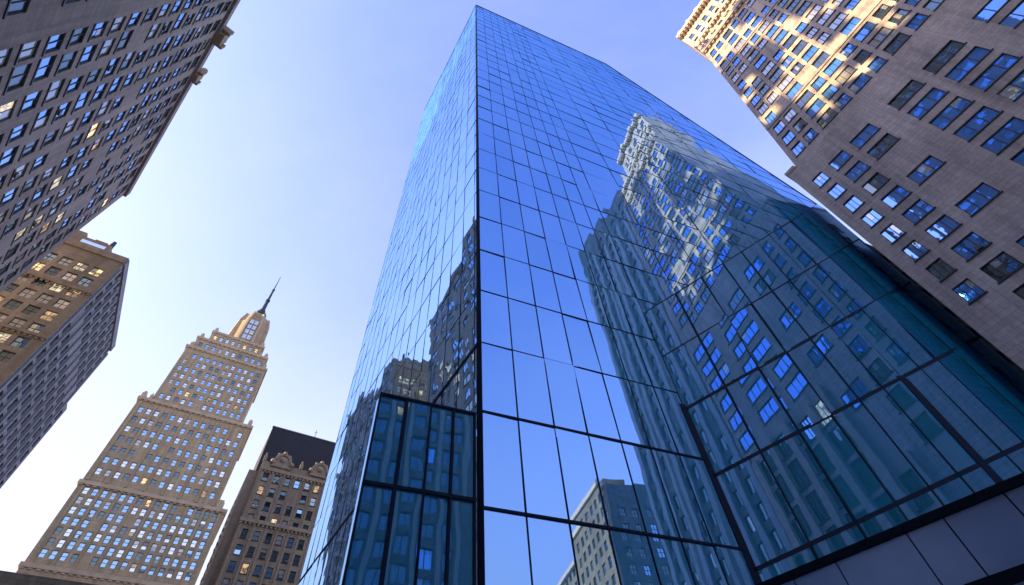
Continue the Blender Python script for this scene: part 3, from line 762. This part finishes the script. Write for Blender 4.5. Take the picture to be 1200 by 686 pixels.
for i in range(8):
    a = crot + i * math.pi / 4
    d_ = Vector((math.cos(a), math.sin(a), 0)); k_ = Vector((-d_.y, d_.x, 0)) * .45
    base = Vector((cc.x, cc.y, 0))
    prof = [(9.2, 185), (8.6, 195), (7.9, 204), (6.4, 210)]
    for (r0, z0), (r1, z1) in zip(prof, prof[1:]):
        p = [base + d_ * (r0 - 1.6) - k_, base + d_ * r0 - k_, base + d_ * r0 + k_, base + d_ * (r0 - 1.6) + k_]
        q = [base + d_ * (r1 - 1.6) - k_, base + d_ * r1 - k_, base + d_ * r1 + k_, base + d_ * (r1 - 1.6) + k_]
        hexa(bm, [Vector((v.x, v.y, z0)) for v in p][::-1] + [Vector((v.x, v.y, z1)) for v in q][::-1])
CB.part('buttress', bm, M['stone_c_trim'])
for side_ in (2, 4, 6):                            # tall glazed panels on the crown's faces
    a = math.atan2(CF.n.y, CF.n.x) + (side_ - 4) * math.pi / 4
    d_ = Vector((math.cos(a), math.sin(a))); t_az = math.degrees(math.atan2(-d_.y, d_.x))
    f_ = Fr(Vector((cc.x, cc.y)) + d_ * 7.22, t_az, 1)
    if f_.n.dot(d_) < 0: f_ = Fr(Vector((cc.x, cc.y)) + d_ * 7.22, t_az, -1)
    b = new(); b2 = new()
    for k in range(4):
        for j in range(2):
            r = (-2.1 + 2.2 * j, -.2 + 2.2 * j, 188.5 + 3.6 * k, 191.5 + 3.6 * k)
            window_geo(b, f_, r, dict(reveal=0, fw=.25, div=(2, 2), tilt=.03), (0,)); pane_geo(b2, f_, r, dict(reveal=0, fw=.25, div=(2, 2), tilt=.03), 0)
    w_ = CB.part('crown_window', b, plain('crown_frame', (.45, .45, .43), .5)); obj('pane', b2, M['pane_light'], w_)
bm = new(); ring(bm, [(3.0, 213.0), (3.2, 214.6), (2.2, 215.4), (1.6, 218), (1.1, 218.6), (.9, 226), (1.15, 226.2), (1.15, 227.2), (.7, 227.6), (.55, 236), (.75, 236.2), (.75, 237), (.34, 237.4), (.12, 250)], 12); CB.part('spire', bm, M['stone_c_dark'])
CB.finish('frame_grey')

# ------------------------------------------------------------------ brown block with black roof
M['stone_d'] = stone('brick_tan_brown', (.42, .33, .23), (.35, .27, .185), (.23, .18, .125), .9, .42, .02, .28, .12)
M['stone_d_trim'] = plain('stone_d_trim', (.36, .285, .20), .85, 0, .2, 1)
M['black_roof'] = plain('black_roof_cladding', (.018, .018, .028), .55, .2, .25, .8)
DB = Building('gabled_building', 'brown brick building with ornate round gables under a black roof block', 'building', M['stone_d'])
do = Vector((-64.49, 98.09)); DF = Fr(do, 55, 1)
ST_D = dict(reveal=.22, fw=.08, div=(1, 2), tilt=.025, sill=.12)
WD = dict(pane_sky=3, pane_dark=5, pane_blind=1.5, pane_lit=2.4, pane_light=1)
DB.block(DF.at(-.6, 0, 1.6).to_2d(), 55, 26, 22, 0, 73.5, 1, None, None, rects(even(1, 21, 6, 1.2), rows(4, 3.3, 20, 2), WD), None, ST_D)
DB.block(DF.at(1.6, 0, 0).to_2d(), 55, 24, 20, 0, 75.6, 1, None, rects([(c - .62, c + .62) for c in (1.7, 4.2, 6.7, 9.0, 11.4, 13.7, 16.2, 18.7, 21.2)], rows(3.6, 3.35, 22, 2.05), WD, .03), None, None, ST_D)
DB.block(DF.at(.9, 0, 4).to_2d(), 55, 27, 18, 73.5, 88.0, 1, None, None, None, None, ST_D, wallm=M['black_roof'])
bm = new()
for i in range(28): DF.box(bm, .92 + i * .98, 1.0 + i * .98, 75.7, 87.6, 3.93, 4.02)
DB.part('roof_rib', bm, M['frame_dark'])
DB.ledge('roof_coping', Fr(DF.at(0, 0, 4).to_2d(), 55, 1), .8, 28, 87.9, 88.25, .12, M['frame_grey'], 0, .4)
bm = new(); DF.box(bm, 5, 8, 88, 89.3, 6, 9); DB.part('roof_vent', bm, M['frame_grey'])
bm = new(); DF.box(bm, 12, 12.12, 88, 92, 6, 6.12); DF.box(bm, 11.6, 12.5, 91.2, 91.28, 6.02, 6.1); DB.part('aerial', bm, M['frame_dark'])
DB.ledge('belt_course', DF, 1.4, 25.6, 60.6, 61.4, .45, M['stone_d_trim'], .9)
DB.ledge('belt_course', DF, 1.4, 25.6, 73.2, 73.9, .35, M['stone_d_trim'], .9)
for cu in (5.8, 14.9, 23.0):
    bm = new()
    n = 12
    def arc(r, h0): return [(cu + r * math.cos(math.pi * i / n), h0 + r * math.sin(math.pi * i / n)) for i in range(n + 1)]
    out = [(cu + 2.3, 74.6)] + [(x, h * 1.0) for x, h in arc(1.9, 76.3)] + [(cu - 2.3, 74.6)]
    fpts = [DF.at(u, h, -.3) for u, h in out]; bpts = [DF.at(u, h, .9) for u, h in out]
    face(bm, fpts, [(u, h) for u, h in out])
    for i in range(len(out) - 1): face(bm, [fpts[i + 1], fpts[i], bpts[i], bpts[i + 1]])
    a_ = arc(2.05, 76.3); b_ = arc(1.5, 76.3)
    for i in range(n):                             # raised rim and scrolls
        q = [a_[i], a_[i + 1], b_[i + 1], b_[i]]
        A_ = [DF.at(u, h, -.55) for u, h in q]; B_ = [DF.at(u, h, -.25) for u, h in q]; hexa(bm, A_ + B_)
    for (u, h, r) in ((cu - 2.2, 75.8, .6), (cu + 2.2, 75.8, .6), (cu, 78.4, .5), (cu, 76.5, .7), (cu - 1.3, 77.9, .32), (cu + 1.3, 77.9, .32)):
        bmesh.ops.create_icosphere(bm, subdivisions=2, radius=r, matrix=Matrix.Translation(DF.at(u, h, -.35)))
    DB.part('gable', bm, M['stone_d_trim'])
for u in (1.8, 10.4, 19.0):
    bm = new()
    DF.box(bm, u - .35, u + .35, 75.6, 77.0, -.1, .6); DF.box(bm, u - .18, u + .18, 77.0, 77.8, .05, .4)
    DB.part('pinnacle', bm, M['stone_d_trim'])
for u in (1.75, 4.55, 7.0, 9.45, 11.85, 14.2, 16.6):
    bm = new(); DF.box(bm, u + .02, u + .32, 5, 73, -.16, .02); DB.part('pier', bm, M['stone_d'])
DB.finish('frame_dark', 100, .1, .08)

# low dark roofline between the far buildings at the bottom left
LR = Building('low_block', 'low dark flat roofed block under the spired skyscraper at the bottom left', 'building', M['stone_d'])
lo = pol(-40.0, 62)
LR.block(pol(-49.5, 70).to_2d(), 55, 24, 8, 0, 26.6, 1, None, rects(even(1, 23, 8, 1.4), rows(4, 3.5, 6, 2), WD), None, None, ST_D)
LR.finish('frame_dark', 60)

# ------------------------------------------------------------------ sky and sun
SUN_AZ, SUN_EL = -110.0, 23.5
w = bpy.data.worlds.new('World'); SC.world = w; w.use_nodes = True
nt = w.node_tree; bg = nt.nodes['Background']
sky = nt.nodes.new('ShaderNodeTexSky'); sky.sky_type = 'NISHITA'; sky.sun_disc = False
sky.sun_elevation = rad(SUN_EL); sky.sun_rotation = rad(SUN_AZ)
sky.air_density = 1.0; sky.dust_density = 1.5; sky.ozone_density = 2.0; sky.altitude = 0
tn = nt.nodes.new('ShaderNodeVectorMath'); tn.operation = 'MULTIPLY'; tn.inputs[1].default_value = (1.03, .91, 1.16)
nt.links.new(sky.outputs[0], tn.inputs[0]); g_ = nt.nodes.new('ShaderNodeTexCoord'); sx = nt.nodes.new('ShaderNodeSeparateXYZ'); nt.links.new(g_.outputs['Generated'], sx.inputs[0])
mr = nt.nodes.new('ShaderNodeMapRange'); mr.interpolation_type = 'SMOOTHSTEP'
mr.inputs['From Min'].default_value = .95; mr.inputs['From Max'].default_value = .28; mr.inputs['To Min'].default_value = 0; mr.inputs['To Max'].default_value = .85
nt.links.new(sx.outputs['Z'], mr.inputs['Value'])
mp = nt.nodes.new('ShaderNodeMapping'); mp.inputs['Scale'].default_value = (1.0, 2.2, 3.0); nt.links.new(g_.outputs['Generated'], mp.inputs[0])
no = nt.nodes.new('ShaderNodeTexNoise'); no.inputs['Scale'].default_value = 1.6; no.inputs['Detail'].default_value = 7; no.inputs['Roughness'].default_value = .6; nt.links.new(mp.outputs[0], no.inputs['Vector'])
m2 = nt.nodes.new('ShaderNodeMapRange'); m2.inputs['From Min'].default_value = .4; m2.inputs['From Max'].default_value = .75; m2.inputs['To Min'].default_value = 0; m2.inputs['To Max'].default_value = .16
nt.links.new(no.outputs['Fac'], m2.inputs['Value'])
ad = nt.nodes.new('ShaderNodeMath'); ad.operation = 'ADD'; ad.use_clamp = True; nt.links.new(mr.outputs[0], ad.inputs[0]); nt.links.new(m2.outputs[0], ad.inputs[1])
mx = nt.nodes.new('ShaderNodeMix'); mx.data_type = 'RGBA'; mx.inputs[7].default_value = (1.9, 1.95, 2.25, 1)
nt.links.new(ad.outputs[0], mx.inputs[0]); nt.links.new(tn.outputs[0], mx.inputs[6]); nt.links.new(mx.outputs[2], bg.inputs['Color']); bg.inputs['Strength'].default_value = .15
sd = bpy.data.lights.new('sun', 'SUN'); sd.energy = 3.4; sd.angle = rad(.53); sd.color = (1.0, .75, .40)
so = bpy.data.objects.new('sun', sd); C.objects.link(so)
dirv = Vector((math.sin(rad(SUN_AZ)) * math.cos(rad(SUN_EL)), math.cos(rad(SUN_AZ)) * math.cos(rad(SUN_EL)), math.sin(rad(SUN_EL))))
so.rotation_euler = dirv.to_track_quat('Z', 'Y').to_euler()
so.location = (0, 0, 300)

vs = SC.view_settings; vs.view_transform = 'Standard'; vs.look = 'None'; vs.gamma = 1; vs.use_curve_mapping = False; vs.exposure = 1.85
cy = SC.cycles; cy.max_bounces = 9; cy.glossy_bounces = 5; cy.diffuse_bounces = 5; cy.sample_clamp_indirect = 6; cy.blur_glossy = .5
